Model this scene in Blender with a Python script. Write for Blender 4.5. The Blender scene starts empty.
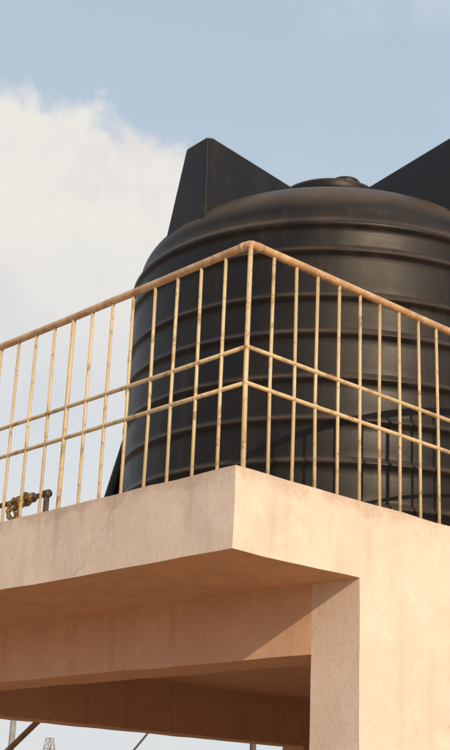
import bpy, bmesh, math, random
from mathutils import Vector, Matrix
random.seed(7)
sc=bpy.context.scene
P=[-2.86904,-3.05583,-0.96707,0.83438,0.33688,0.04174,1288.8534]
GZ=-2.55
SUN_AZ=math.radians(252); SUN_EL=math.radians(22)

# ---------- helpers ----------
def link(o,parent=None):
    sc.collection.objects.link(o)
    if parent: o.parent=parent
    return o
def empty(name,loc=(0,0,0)):
    o=bpy.data.objects.new(name,None); o.location=loc; o.empty_display_size=.1
    return link(o)
def mesh_obj(name,bm,mat,parent=None,smooth=False):
    me=bpy.data.meshes.new(name); bm.normal_update(); bm.to_mesh(me); bm.free()
    if mat: me.materials.append(mat)
    if smooth:
        for p in me.polygons: p.use_smooth=True
    return link(bpy.data.objects.new(name,me),parent)
def add_box(bm,a,b):
    vs=[bm.verts.new((x,y,z)) for x in (a[0],b[0]) for y in (a[1],b[1]) for z in (a[2],b[2])]
    for f in ((0,1,3,2),(4,6,7,5),(0,4,5,1),(2,3,7,6),(0,2,6,4),(1,5,7,3)):
        bm.faces.new([vs[i] for i in f])
def tube(bm,pts,r,seg=12,cap=True):
    pts=[Vector(p) for p in pts]; n=len(pts)
    rs=r if isinstance(r,(list,tuple)) else [r]*n
    rings=[]; ref=None
    for i,p in enumerate(pts):
        t=(pts[min(i+1,n-1)]-pts[max(i-1,0)]).normalized()
        if ref is None:
            ref=Vector((0,0,1)) if abs(t.z)<.9 else Vector((1,0,0))
        u=(ref-t*ref.dot(t)).normalized(); w=t.cross(u); ref=u
        rings.append([bm.verts.new(p+(u*math.cos(2*math.pi*k/seg)+w*math.sin(2*math.pi*k/seg))*rs[i]) for k in range(seg)])
    for a,b in zip(rings,rings[1:]):
        for k in range(seg):
            bm.faces.new((a[k],a[(k+1)%seg],b[(k+1)%seg],b[k]))
    if cap:
        bm.faces.new(rings[0][::-1]); bm.faces.new(rings[-1])
def lathe(bm,prof,seg=160,c=(0,0)):
    rings=[]
    for r,z in prof:
        rings.append([bm.verts.new((c[0]+r*math.cos(2*math.pi*k/seg),c[1]+r*math.sin(2*math.pi*k/seg),z)) for k in range(seg)])
    for a,b in zip(rings,rings[1:]):
        for k in range(seg): bm.faces.new((a[k],a[(k+1)%seg],b[(k+1)%seg],b[k]))
    bm.faces.new(rings[0][::-1]); bm.faces.new(rings[-1])

class NT:
    def __init__(s,nt): s.nt=nt; s.n=nt.nodes; s.l=nt.links
    def node(s,t,**k):
        n=s.n.new(t)
        for a,b in k.items(): setattr(n,a,b)
        return n
    def link(s,a,b): s.l.new(a,b)
    def val(s,n,i,v):
        if hasattr(v,'is_output') : s.l.new(v,n.inputs[i])
        else: n.inputs[i].default_value=v
    def math(s,op,a,b=0,c=None,clamp=False):
        n=s.node('ShaderNodeMath',operation=op); n.use_clamp=clamp
        s.val(n,0,a); s.val(n,1,b)
        if c is not None: s.val(n,2,c)
        return n.outputs[0]
    def noise(s,vec,scale,detail=4,rough=.55,dist=0):
        n=s.node('ShaderNodeTexNoise'); s.l.new(vec,n.inputs['Vector'])
        n.inputs['Scale'].default_value=scale; n.inputs['Detail'].default_value=detail
        n.inputs['Roughness'].default_value=rough; n.inputs['Distortion'].default_value=dist
        return n.outputs['Fac']
    def ramp(s,f,a,b,lo=0,hi=1):
        n=s.node('ShaderNodeMapRange',interpolation_type='SMOOTHSTEP')
        s.val(n,0,f); s.val(n,1,a); s.val(n,2,b); s.val(n,3,lo); s.val(n,4,hi)
        return n.outputs[0]
    def mix(s,f,a,b,bt='MIX'):
        n=s.node('ShaderNodeMix',data_type='RGBA',blend_type=bt)
        s.val(n,0,f)
        for i,v in ((6,a),(7,b)):
            if hasattr(v,'is_output'): s.l.new(v,n.inputs[i])
            else: n.inputs[i].default_value=(*v,1)
        return n.outputs[2]
    def mapping(s,vec,scale):
        n=s.node('ShaderNodeMapping'); s.l.new(vec,n.inputs[0]); n.inputs['Scale'].default_value=scale
        return n.outputs[0]
def newmat(name):
    m=bpy.data.materials.new(name); m.use_nodes=True
    t=NT(m.node_tree); b=t.n['Principled BSDF']
    geo=t.node('ShaderNodeNewGeometry')
    return m,t,b,geo
def bump(t,b,h,strength,dist):
    n=t.node('ShaderNodeBump'); n.inputs['Strength'].default_value=strength; n.inputs['Distance'].default_value=dist
    t.link(h,n.inputs['Height']); t.link(n.outputs[0],b.inputs['Normal'])

# ---------- materials ----------
def concrete():
    m,t,b,geo=newmat('painted_plaster')
    pos=geo.outputs['Position']
    big=t.noise(pos,2.2,4,.6,.4); mid=t.noise(pos,9,6,.68); fine=t.noise(pos,85,3,.7)
    blot=t.noise(pos,26,4,.7,.4)
    streak=t.noise(t.mapping(pos,(14,14,1.1)),1.0,4,.6,.3)
    c=t.mix(t.ramp(big,.3,.7),(.68,.58,.49),(.61,.51,.425))
    c=t.mix(t.ramp(mid,.46,.72,0,.5),c,(.76,.69,.61))
    c=t.mix(t.ramp(streak,.55,.78,0,.30),c,(.40,.31,.25))
    c=t.mix(t.ramp(blot,.60,.74,0,.30),c,(.42,.32,.25))
    c=t.mix(t.ramp(fine,.56,.70,0,.40),c,(.44,.34,.27))
    sep=t.node('ShaderNodeSeparateXYZ'); t.link(pos,sep.inputs[0])
    # dirt runs below the slab's upper edge
    edge=t.ramp(t.math('ADD',sep.outputs[2],t.math('MULTIPLY',t.math('SUBTRACT',mid,.5),.30)),-.05,.01,0,.5)
    c=t.mix(edge,c,(.38,.28,.20))
    drip=t.math('MULTIPLY',t.ramp(t.noise(t.mapping(pos,(9,9,.9)),1,3,.6),.56,.72),t.ramp(sep.outputs[2],-.30,-.0,0,.42))
    c=t.mix(drip,c,(.32,.22,.15))
    v=t.node('ShaderNodeTexVoronoi',feature='DISTANCE_TO_EDGE'); v.inputs['Scale'].default_value=1.1
    wn=t.node('ShaderNodeTexNoise'); wn.inputs['Scale'].default_value=5; wn.inputs['Detail'].default_value=5; t.link(pos,wn.inputs['Vector'])
    va=t.node('ShaderNodeVectorMath',operation='MULTIPLY_ADD'); t.link(wn.outputs['Color'],va.inputs[0]); va.inputs[1].default_value=(.35,.35,.35); t.link(pos,va.inputs[2])
    t.link(va.outputs[0],v.inputs['Vector'])
    crack=t.math('MULTIPLY',t.ramp(v.outputs['Distance'],.0,.005,1,0),t.ramp(big,.48,.6))
    c=t.mix(t.math('MULTIPLY',crack,.28),c,(.2,.13,.09))
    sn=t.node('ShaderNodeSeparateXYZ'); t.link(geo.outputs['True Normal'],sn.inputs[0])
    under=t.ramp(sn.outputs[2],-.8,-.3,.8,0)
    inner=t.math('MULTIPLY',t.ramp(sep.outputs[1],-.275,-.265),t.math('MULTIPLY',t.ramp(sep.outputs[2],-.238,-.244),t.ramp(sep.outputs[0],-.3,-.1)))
    bounce_och=t.mix(t.ramp(mid,.3,.7),(.62,.36,.205),(.49,.27,.145))  # warm ground bounce painted into the colour of undersides and inner faces
    bounce_och=t.mix(t.ramp(streak,.5,.75,0,.4),bounce_och,(.36,.20,.11))
    c=t.mix(t.math('MAXIMUM',under,t.math('MULTIPLY',inner,.7)),c,bounce_och)
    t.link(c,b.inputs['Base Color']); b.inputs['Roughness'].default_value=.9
    h=t.math('ADD',t.math('MULTIPLY',mid,.7),t.math('ADD',t.math('MULTIPLY',fine,.3),t.math('MULTIPLY',crack,-.3)))
    bump(t,b,h,.42,.008)
    return m
def rail_mat():
    m,t,b,geo=newmat('weathered_cream_enamel'); pos=geo.outputs['Position']
    n1=t.noise(pos,14,6,.7,.5); n2=t.noise(pos,60,3,.6); n3=t.noise(pos,3,3,.5)
    c=t.mix(t.ramp(n3,.35,.65),(.61,.47,.27),(.50,.38,.21))
    c=t.mix(t.ramp(n1,.52,.64,0,.8),c,(.29,.17,.08))
    c=t.mix(t.ramp(n2,.61,.70,0,.6),c,(.14,.08,.04))
    t.link(c,b.inputs['Base Color'])
    t.link(t.ramp(n1,.4,.7,.4,.8),b.inputs['Roughness'])
    bump(t,b,t.math('ADD',n1,n2),.3,.003); return m
def toprail_mat():
    m,t,b,geo=newmat('faded_handrail_paint'); pos=geo.outputs['Position']
    n1=t.noise(pos,9,6,.7,.5); n2=t.noise(pos,55,3,.6)
    c=t.mix(t.ramp(n1,.38,.60),(.57,.40,.23),(.41,.24,.12))
    c=t.mix(t.ramp(n2,.56,.68,0,.6),c,(.62,.50,.34))
    t.link(c,b.inputs['Base Color']); b.inputs['Roughness'].default_value=.5
    bump(t,b,t.math('ADD',n1,n2),.3,.003); return m
def tank_mat():
    m,t,b,geo=newmat('black_polyethylene'); pos=geo.outputs['Position']
    n1=t.noise(pos,3,5,.6,.4); n2=t.noise(t.mapping(pos,(11,11,1.1)),1,5,.68); n3=t.noise(pos,120,2,.6)
    c=t.mix(t.ramp(n1,.35,.7),(.005,.0045,.0045),(.009,.0075,.007))
    c=t.mix(t.ramp(n2,.48,.74,0,.55),c,(.028,.021,.015))
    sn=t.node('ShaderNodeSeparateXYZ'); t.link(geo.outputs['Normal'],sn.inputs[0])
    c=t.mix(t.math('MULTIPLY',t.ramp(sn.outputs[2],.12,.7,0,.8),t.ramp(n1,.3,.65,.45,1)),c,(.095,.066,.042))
    t.link(c,b.inputs['Base Color'])
    b.inputs['Specular IOR Level'].default_value=.29
    t.link(t.math('ADD',t.ramp(n1,.3,.7,.38,.48),t.math('MULTIPLY',n2,.08)),b.inputs['Roughness'])
    bump(t,b,t.math('ADD',t.math('MULTIPLY',n3,.2),n1),.15,.01); return m
def simple(name,col,rough=.6,col2=None,scale=20,metal=0,bs=.3):
    m,t,b,geo=newmat(name); n=t.noise(geo.outputs['Position'],scale,4,.65)
    c=t.mix(t.ramp(n,.35,.65),col,col2 or tuple(x*.6 for x in col))
    t.link(c,b.inputs['Base Color']); b.inputs['Roughness'].default_value=rough; b.inputs['Metallic'].default_value=metal
    bump(t,b,n,bs,.005); return m
M_con=concrete(); M_rail=rail_mat(); M_top=toprail_mat(); M_tank=tank_mat()
M_brass=simple('old_brass',(.42,.27,.08),.45,(.16,.09,.03),60,.6)
M_dark=simple('dark_iron',(.045,.035,.03),.6,(.09,.05,.03),40)
M_wood=simple('grey_wood',(.45,.33,.22),.85,(.26,.18,.11),12)
M_steel=simple('galvanised_steel',(.30,.30,.31),.6,(.2,.2,.2),2)

# ---------- building frame ----------
A=.47; T=.24; X1=3.7; Y1=3.3
boxes=[((-A,-A,-T),(X1,Y1,0)),
 ((.061,-A,GZ-.1),(X1,-.272,-T)),
 ((.061,-.272,-.455),(.26,Y1-.3,-T)),
 ((.15,2.42,-.50),(X1-.1,2.62,-T+.05)),
 ((2.86,2.43,GZ-.1),(3.06,2.61,-.3)),
 ((.07,2.43,GZ-.1),(.25,2.61,-.3)),
 ((3.45,-.35,GZ-.1),(3.65,2.61,-.3))]
base=None
for i,(a,b_) in enumerate(boxes):
    bm=bmesh.new(); add_box(bm,a,b_); bmesh.ops.recalc_face_normals(bm,faces=bm.faces)
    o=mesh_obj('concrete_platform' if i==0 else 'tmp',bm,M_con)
    if i==0: base=o
    else:
        bpy.context.view_layer.objects.active=base
        md=base.modifiers.new('u','BOOLEAN'); md.operation='UNION'; md.solver='EXACT'; md.object=o
        bpy.context.view_layer.update()
        dg=bpy.context.evaluated_depsgraph_get()
        me=bpy.data.meshes.new_from_object(base.evaluated_get(dg))
        base.modifiers.clear(); base.data=me
        bpy.data.objects.remove(o)
bm=bmesh.new(); bm.from_mesh(base.data)
bmesh.ops.remove_doubles(bm,verts=bm.verts,dist=.0005)
bmesh.ops.dissolve_limit(bm,angle_limit=.01,verts=bm.verts,edges=bm.edges)
# hand-trowelled arrises: cut the long edges and nudge the cuts a few millimetres
for ax,n in ((0,60),(1,60),(2,30)):
    lo,hi=((-A,X1),(-A,Y1),(GZ,0))[ax]
    for k in range(1,n):
        co=[0,0,0]; co[ax]=lo+(hi-lo)*(k+random.uniform(-.3,.3))/n; no=[0,0,0]; no[ax]=1
        bmesh.ops.bisect_plane(bm,geom=bm.verts[:]+bm.edges[:]+bm.faces[:],plane_co=co,plane_no=no,dist=1e-4)
from mathutils import noise as mn
for v_ in bm.verts:
    q=v_.co
    v_.co=q+Vector((mn.noise(q*6),mn.noise(q*6+Vector((9,0,0))),mn.noise(q*6+Vector((0,17,0)))))*.0035
bm.to_mesh(base.data); bm.free()
bv=base.modifiers.new('arris','BEVEL'); bv.width=.0075; bv.segments=3; bv.limit_method='ANGLE'; bv.harden_normals=True
for p in base.data.polygons: p.use_smooth=True

# ---------- railing ----------
rail=empty('balcony_railing')
DR,DL=.11702,.13181
NR,NL=30,24
def wob(a): return random.uniform(-a,a)
bm=bmesh.new()
rr=.0155
pts=[(0,y*DL*2,1.0+wob(.0015)) for y in range(NL//2,0,-1)]
for k in range(5):
    a=math.radians(90*k/4); q=.014
    pts.append((q-q*math.cos(a),q-q*math.sin(a),1.0))
pts+=[(x*DR*2,0,1.0+wob(.0015)) for x in range(1,NR//2+1)]
tube(bm,pts,rr,16)
tube(bm,[(.0,.030,1.0),(.0,.050,1.0)],rr*1.1,16); tube(bm,[(.030,0,1.0),(.055,0,1.0)],rr*1.1,16)
mesh_obj('handrail',bm,M_top,rail,True)
bm=bmesh.new()
for h in (.6095,.4765):
    tube(bm,[(0.0,y*DL*3,h+wob(.002)) for y in range(NL//3,0,-1)]+[(0,0,h)]+[(x*DR*3,0,h+wob(.002)) for x in range(1,NR//3+1)],.0082,10)
mesh_obj('mid_rails',bm,M_rail,rail,True)
bm=bmesh.new()
for k in range(0,NR+1):
    r=.0088 if k in(0,10,20,30) else .0063
    x=k*DR+(wob(.003) if k else 0)
    tube(bm,[(x+wob(.002),wob(.002),-.01),(x+wob(.002),wob(.003),.5),(x,0,1.0)],r,10)
for k in range(1,NL+1):
    r=.0088 if k in(8,16,24) else .0063
    y=k*DL+wob(.003)
    tube(bm,[(wob(.002),y+wob(.002),-.01),(wob(.003),y+wob(.002),.5),(0,y,1.0)],r,10)
for h in (.6095,.4765):
    for k in range(NR+1): bmesh.ops.create_icosphere(bm,subdivisions=2,radius=.0098,matrix=Matrix.Translation((k*DR,0,h)))
    for k in range(1,NL+1): bmesh.ops.create_icosphere(bm,subdivisions=2,radius=.0098,matrix=Matrix.Translation((0,k*DL,h)))
mesh_obj('balusters',bm,M_rail,rail,True)

# ---------- tank ----------
D=6.5; az0=math.radians(43)
CX=P[0]+D*math.cos(az0); CY=P[1]+D*math.sin(az0)
tank=empty('water_tank',(CX,CY,0))
R=1.045
prof=[(R+.005,0.002),(R+.012,.03)]
ribs=[.17,.365,.56,.755,.95,1.165,1.345,1.575]
for z in ribs:
    prof+=[(R,z-.060),(R,z-.034),(R+.004,z-.026),(R+.016,z-.016),(R+.019,z-.010),(R+.018,z-.003),(R+.010,z+.003),(R-.002,z+.012),(R-.004,z+.03),(R,z+.055)]
prof+=[(R,1.66),(R-.002,1.685),(R+.006,1.692),(R+.014,1.702),(R+.014,1.715),(R-.004,1.735),(R-.016,1.755)]
rd=R-.02; hd=.40; z0=1.77
for k in range(0,25):
    a=math.radians(4+k*3.2)
    prof.append((rd*math.cos(a)**.92,z0+hd*math.sin(a)))
prof=[p for p in prof if p[0]>.29]
prof+=[(.275,prof[-1][1]+.01)]
zt=prof[-1][1]
bm=bmesh.new(); lathe(bm,prof)
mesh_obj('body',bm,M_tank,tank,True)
bm=bmesh.new()
lathe(bm,[(.26,zt-.02),(.26,2.29),(.285,2.295),(.29,2.31),(.29,2.34),(.28,2.355),(.16,2.375),(.15,2.378),(.03,2.38)],72)
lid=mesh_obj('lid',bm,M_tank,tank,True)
bm=bmesh.new()
lathe(bm,[(.085,2.33),(.085,2.385),(.078,2.395),(.02,2.398)],40)
kn=mesh_obj('lid_knob',bm,M_tank,tank,True)
for ob in (lid,kn):
    b=ob.modifiers.new('b','BEVEL'); b.width=.004; b.segments=2
bv_dir=az0+math.pi
kn.location=(.17*math.cos(bv_dir+.5),.17*math.sin(bv_dir+.5),0)
def lug(ang):
    bm=bmesh.new()
    sec=[(1.0,1.76,.175),(.945,2.36,.088),(.90,2.375,.085),(.25,2.29,.062),(.25,2.02,.13),(.80,1.80,.15)]
    L=[bm.verts.new((r,-w,z)) for r,z,w in sec]; Rr=[bm.verts.new((r,w,z)) for r,z,w in sec]
    bm.faces.new(L); bm.faces.new(Rr[::-1])
    n=len(sec)
    for i in range(n): bm.faces.new((L[i],Rr[i],Rr[(i+1)%n],L[(i+1)%n]))
    bmesh.ops.recalc_face_normals(bm,faces=bm.faces)
    o=mesh_obj('lifting_lug',bm,M_tank,tank,True)
    o.rotation_euler=(0,0,ang)
    b=o.modifiers.new('b','BEVEL'); b.width=.014; b.segments=4
    w=o.modifiers.new('w','WEIGHTED_NORMAL')
back=az0+math.pi
for s in (-47,47,133,-133): lug(back+math.radians(s))
lv=Vector((-math.sin(az0),math.cos(az0),0)); 
bm=bmesh.new()
tube(bm,[lv*.98+Vector((0,0,1.0)),lv*1.05+Vector((0,0,.93)),lv*1.12+Vector((0,0,.62)),lv*1.19+Vector((0,0,.3)),lv*1.22+Vector((0,0,.0))],[.02,.03,.035,.04,.04],16)
mesh_obj('overflow_pipe',bm,M_tank,tank,True)

# ---------- gate valve on pipe ----------
v=empty('gate_valve',(.09,1.36,.0))
bm=bmesh.new()
tube(bm,[(0,.35,.30),(0,-.09,.30)],.011,12); tube(bm,[(0,-.09,.312),(0,-.09,-.0)],.012,12)
tube(bm,[(0,-.105,.30),(0,-.07,.30)],.017,12)
mesh_obj('pipe',bm,M_dark,v,True)
bm=bmesh.new()
tube(bm,[(0,.11,.30),(0,.09,.30),(0,.06,.30),(0,.03,.30),(0,.01,.30)],[.022,.019,.032,.019,.022],14)
tube(bm,[(0,.06,.30),(-.03,.06,.27),(-.06,.06,.245)],[.026,.018,.010],12)
ring=[(-.055,.06+.042*math.cos(2*math.pi*k/18),.245+.042*math.sin(2*math.pi*k/18)) for k in range(19)]
tube(bm,ring,.0085,8)
for k in range(9):
    a=2*math.pi*k/9
    bmesh.ops.create_icosphere(bm,subdivisions=2,radius=.012,matrix=Matrix.Translation((-.055,.06+.042*math.cos(a),.245+.042*math.sin(a))))
for k in range(3):
    a=2*math.pi*k/3
    tube(bm,[(-.056,.06,.245),(-.055,.06+.042*math.cos(a),.245+.042*math.sin(a))],.006,6)
mesh_obj('valve_body',bm,M_brass,v,True)

# ---------- things behind ----------
def pt(az,el,d):
    a=math.radians(az); return Vector((P[0]+d*math.cos(a),P[1]+d*math.sin(a),P[2]+d*math.tan(math.radians(el))))
bm=bmesh.new()
a=pt(55.0,4.1,7.6); b_=pt(56.3,2.7,7.7); dirv=(b_-a).normalized()
g=b_+dirv*((GZ-b_.z)/dirv.z)
tube(bm,[a,b_,g],.017,10); mesh_obj('wooden_prop',bm,M_wood,None,True)
def pole(name,az,d,top,r,m):
    p=pt(az,0,d); bm=bmesh.new(); tube(bm,[(p.x,p.y,GZ),(p.x,p.y,top)],[r*1.1,r],10)
    p2=Vector((p.x,p.y,top-.1)); s=Vector((-math.sin(math.radians(az)),math.cos(math.radians(az)),0))*.6
    tube(bm,[p2-s,p2+s],r*.5,8)
    for q in (-.9,0,.9): tube(bm,[p2+s*q,p2+s*q+Vector((0,0,.14))],[.03,.02],8)
    mesh_obj(name,bm,m,None,True); return p2
pa=pole('utility_pole',56.2,16,.75,.035,M_steel)
pb=pole('utility_pole.001',45.95,30,2.3-.1,.07,M_dark)
bm=bmesh.new()
w0=pt(54.5,1.0,15); w1=pt(50,4.3,15)
tube(bm,[w0+(w1-w0)*t*1.0+Vector((0,0,-.25*math.sin(math.pi*t))) for t in [i/20 for i in range(-4,25)]],.012,6)
mesh_obj('overhead_wire',bm,M_dark,None,True)
tp=pt(54.6,3.25,160); bm=bmesh.new(); hw=1.6; base_=GZ
cs=[(1,1),(1,-1),(-1,-1),(-1,1)]; N=9; H=tp.z-base_
lv_=[[Vector((tp.x+cx*hw*(1-.8*i/N),tp.y+cy*hw*(1-.8*i/N),base_+H*i/N)) for cx,cy in cs] for i in range(N+1)]
for i in range(N):
    for k in range(4):
        tube(bm,[lv_[i][k],lv_[i+1][k]],.07,5); tube(bm,[lv_[i][k],lv_[i+1][(k+1)%4]],.04,4); tube(bm,[lv_[i+1][k],lv_[i+1][(k+1)%4]],.04,4)
mesh_obj('lattice_mast',bm,M_steel)
m,t,b,geo=newmat('red_earth'); n=t.noise(geo.outputs['Position'],.6,6,.6); n2=t.noise(geo.outputs['Position'],9,5,.65)
c=t.mix(t.ramp(n,.35,.65),(.50,.30,.17),(.40,.23,.13)); c=t.mix(t.ramp(n2,.5,.7,0,.5),c,(.54,.36,.22))
t.link(c,b.inputs['Base Color']); b.inputs['Roughness'].default_value=.95; bump(t,b,n2,.6,.03)
bm=bmesh.new(); S=3000
bmesh.ops.create_grid(bm,x_segments=20,y_segments=20,size=S)
g=mesh_obj('ground',bm,m); g.location=(0,0,GZ)

# ---------- world ----------
w=bpy.data.worlds.new("World"); sc.world=w; w.use_nodes=True
t=NT(w.node_tree); bg=t.n['Background']
sky=t.node('ShaderNodeTexSky',sky_type='NISHITA'); sky.sun_disc=False; sky.sun_elevation=SUN_EL
sky.sun_rotation=(math.pi/2-SUN_AZ)%(2*math.pi); sky.air_density=1.0; sky.dust_density=2.0; sky.ozone_density=1.0
tc=t.node('ShaderNodeTexCoord'); dirn=tc.outputs['Generated']
sp=t.node('ShaderNodeSeparateXYZ'); t.link(dirn,sp.inputs[0])
el=t.math('MULTIPLY',t.math('ARCSINE',sp.outputs[2]),57.2958)
az=t.math('MULTIPLY',t.math('ARCTAN2',sp.outputs[1],sp.outputs[0]),57.2958)
n1=t.noise(dirn,16,7,.6,.3); n2=t.noise(dirn,5,3,.5)
n3=t.noise(dirn,9,6,.58,.3)
line=t.math('ADD',29.5,t.math('MULTIPLY',t.math('SUBTRACT',az,50.6),.24))
steep=t.math('ADD',29.5,t.math('MULTIPLY',t.math('SUBTRACT',az,50.2),2.2))
edge=t.math('MINIMUM',line,steep)
dd=t.math('SUBTRACT',t.math('ADD',edge,t.math('MULTIPLY',t.math('SUBTRACT',n1,.5),8)),el)
mask=t.ramp(dd,-.4,1.5)
azm=t.math('MULTIPLY',t.ramp(az,46,50),t.ramp(az,95,75))
mask=t.math('MULTIPLY',mask,azm)
mask=t.math('MULTIPLY',mask,t.ramp(el,14,26,.3,1))
mask=t.math('MULTIPLY',mask,t.ramp(n3,.3,.55,.68,1))
wisp=t.math('MULTIPLY',t.ramp(n2,.54,.70),t.ramp(n1,.42,.65,0,.25))
SK=10.0
haze=t.mix(t.ramp(el,0,40,.88,.72),sky.outputs[0],t.mix(t.ramp(el,8,33),tuple(x*SK for x in (.74,.78,.82)),tuple(x*SK for x in (.58,.70,.81))))
c=t.mix(wisp,haze,tuple(x*SK for x in (.80,.82,.84)))
cloudc=t.mix(t.ramp(n3,.38,.62),tuple(x*SK for x in (.92,.86,.78)),tuple(x*SK for x in (.77,.75,.74)))
c=t.mix(mask,c,cloudc)
t.link(c,bg.inputs[0]); bg.inputs[1].default_value=.1

# ---------- sun ----------
L=bpy.data.lights.new('sun','SUN'); L.energy=4.0; L.angle=math.radians(.5); L.color=(1,.76,.51)
so=link(bpy.data.objects.new('sun',L))
sd=Vector((math.cos(SUN_EL)*math.cos(SUN_AZ),math.cos(SUN_EL)*math.sin(SUN_AZ),math.sin(SUN_EL)))
so.rotation_euler=sd.to_track_quat('Z','Y').to_euler(); so.location=(-5,-12,6)

# ---------- camera ----------
ps,th,ro=P[3:6]
F=Vector((math.cos(th)*math.cos(ps),math.cos(th)*math.sin(ps),math.sin(th)))
Rv=Vector((math.sin(ps),-math.cos(ps),0)); U=Rv.cross(F)
cr,sr=math.cos(ro),math.sin(ro)
R2=Rv*cr+U*sr; U2=-Rv*sr+U*cr
cam=bpy.data.cameras.new('camera'); co=link(bpy.data.objects.new('camera',cam))
co.matrix_world=Matrix(((R2.x,U2.x,-F.x,P[0]),(R2.y,U2.y,-F.y,P[1]),(R2.z,U2.z,-F.z,P[2]),(0,0,0,1)))
cam.sensor_fit='VERTICAL'; cam.sensor_height=24; cam.lens=P[6]/750*24; cam.clip_start=.05; cam.clip_end=8000
sc.camera=co
sc.view_settings.view_transform='Standard'; sc.view_settings.look='None'; sc.view_settings.exposure=0
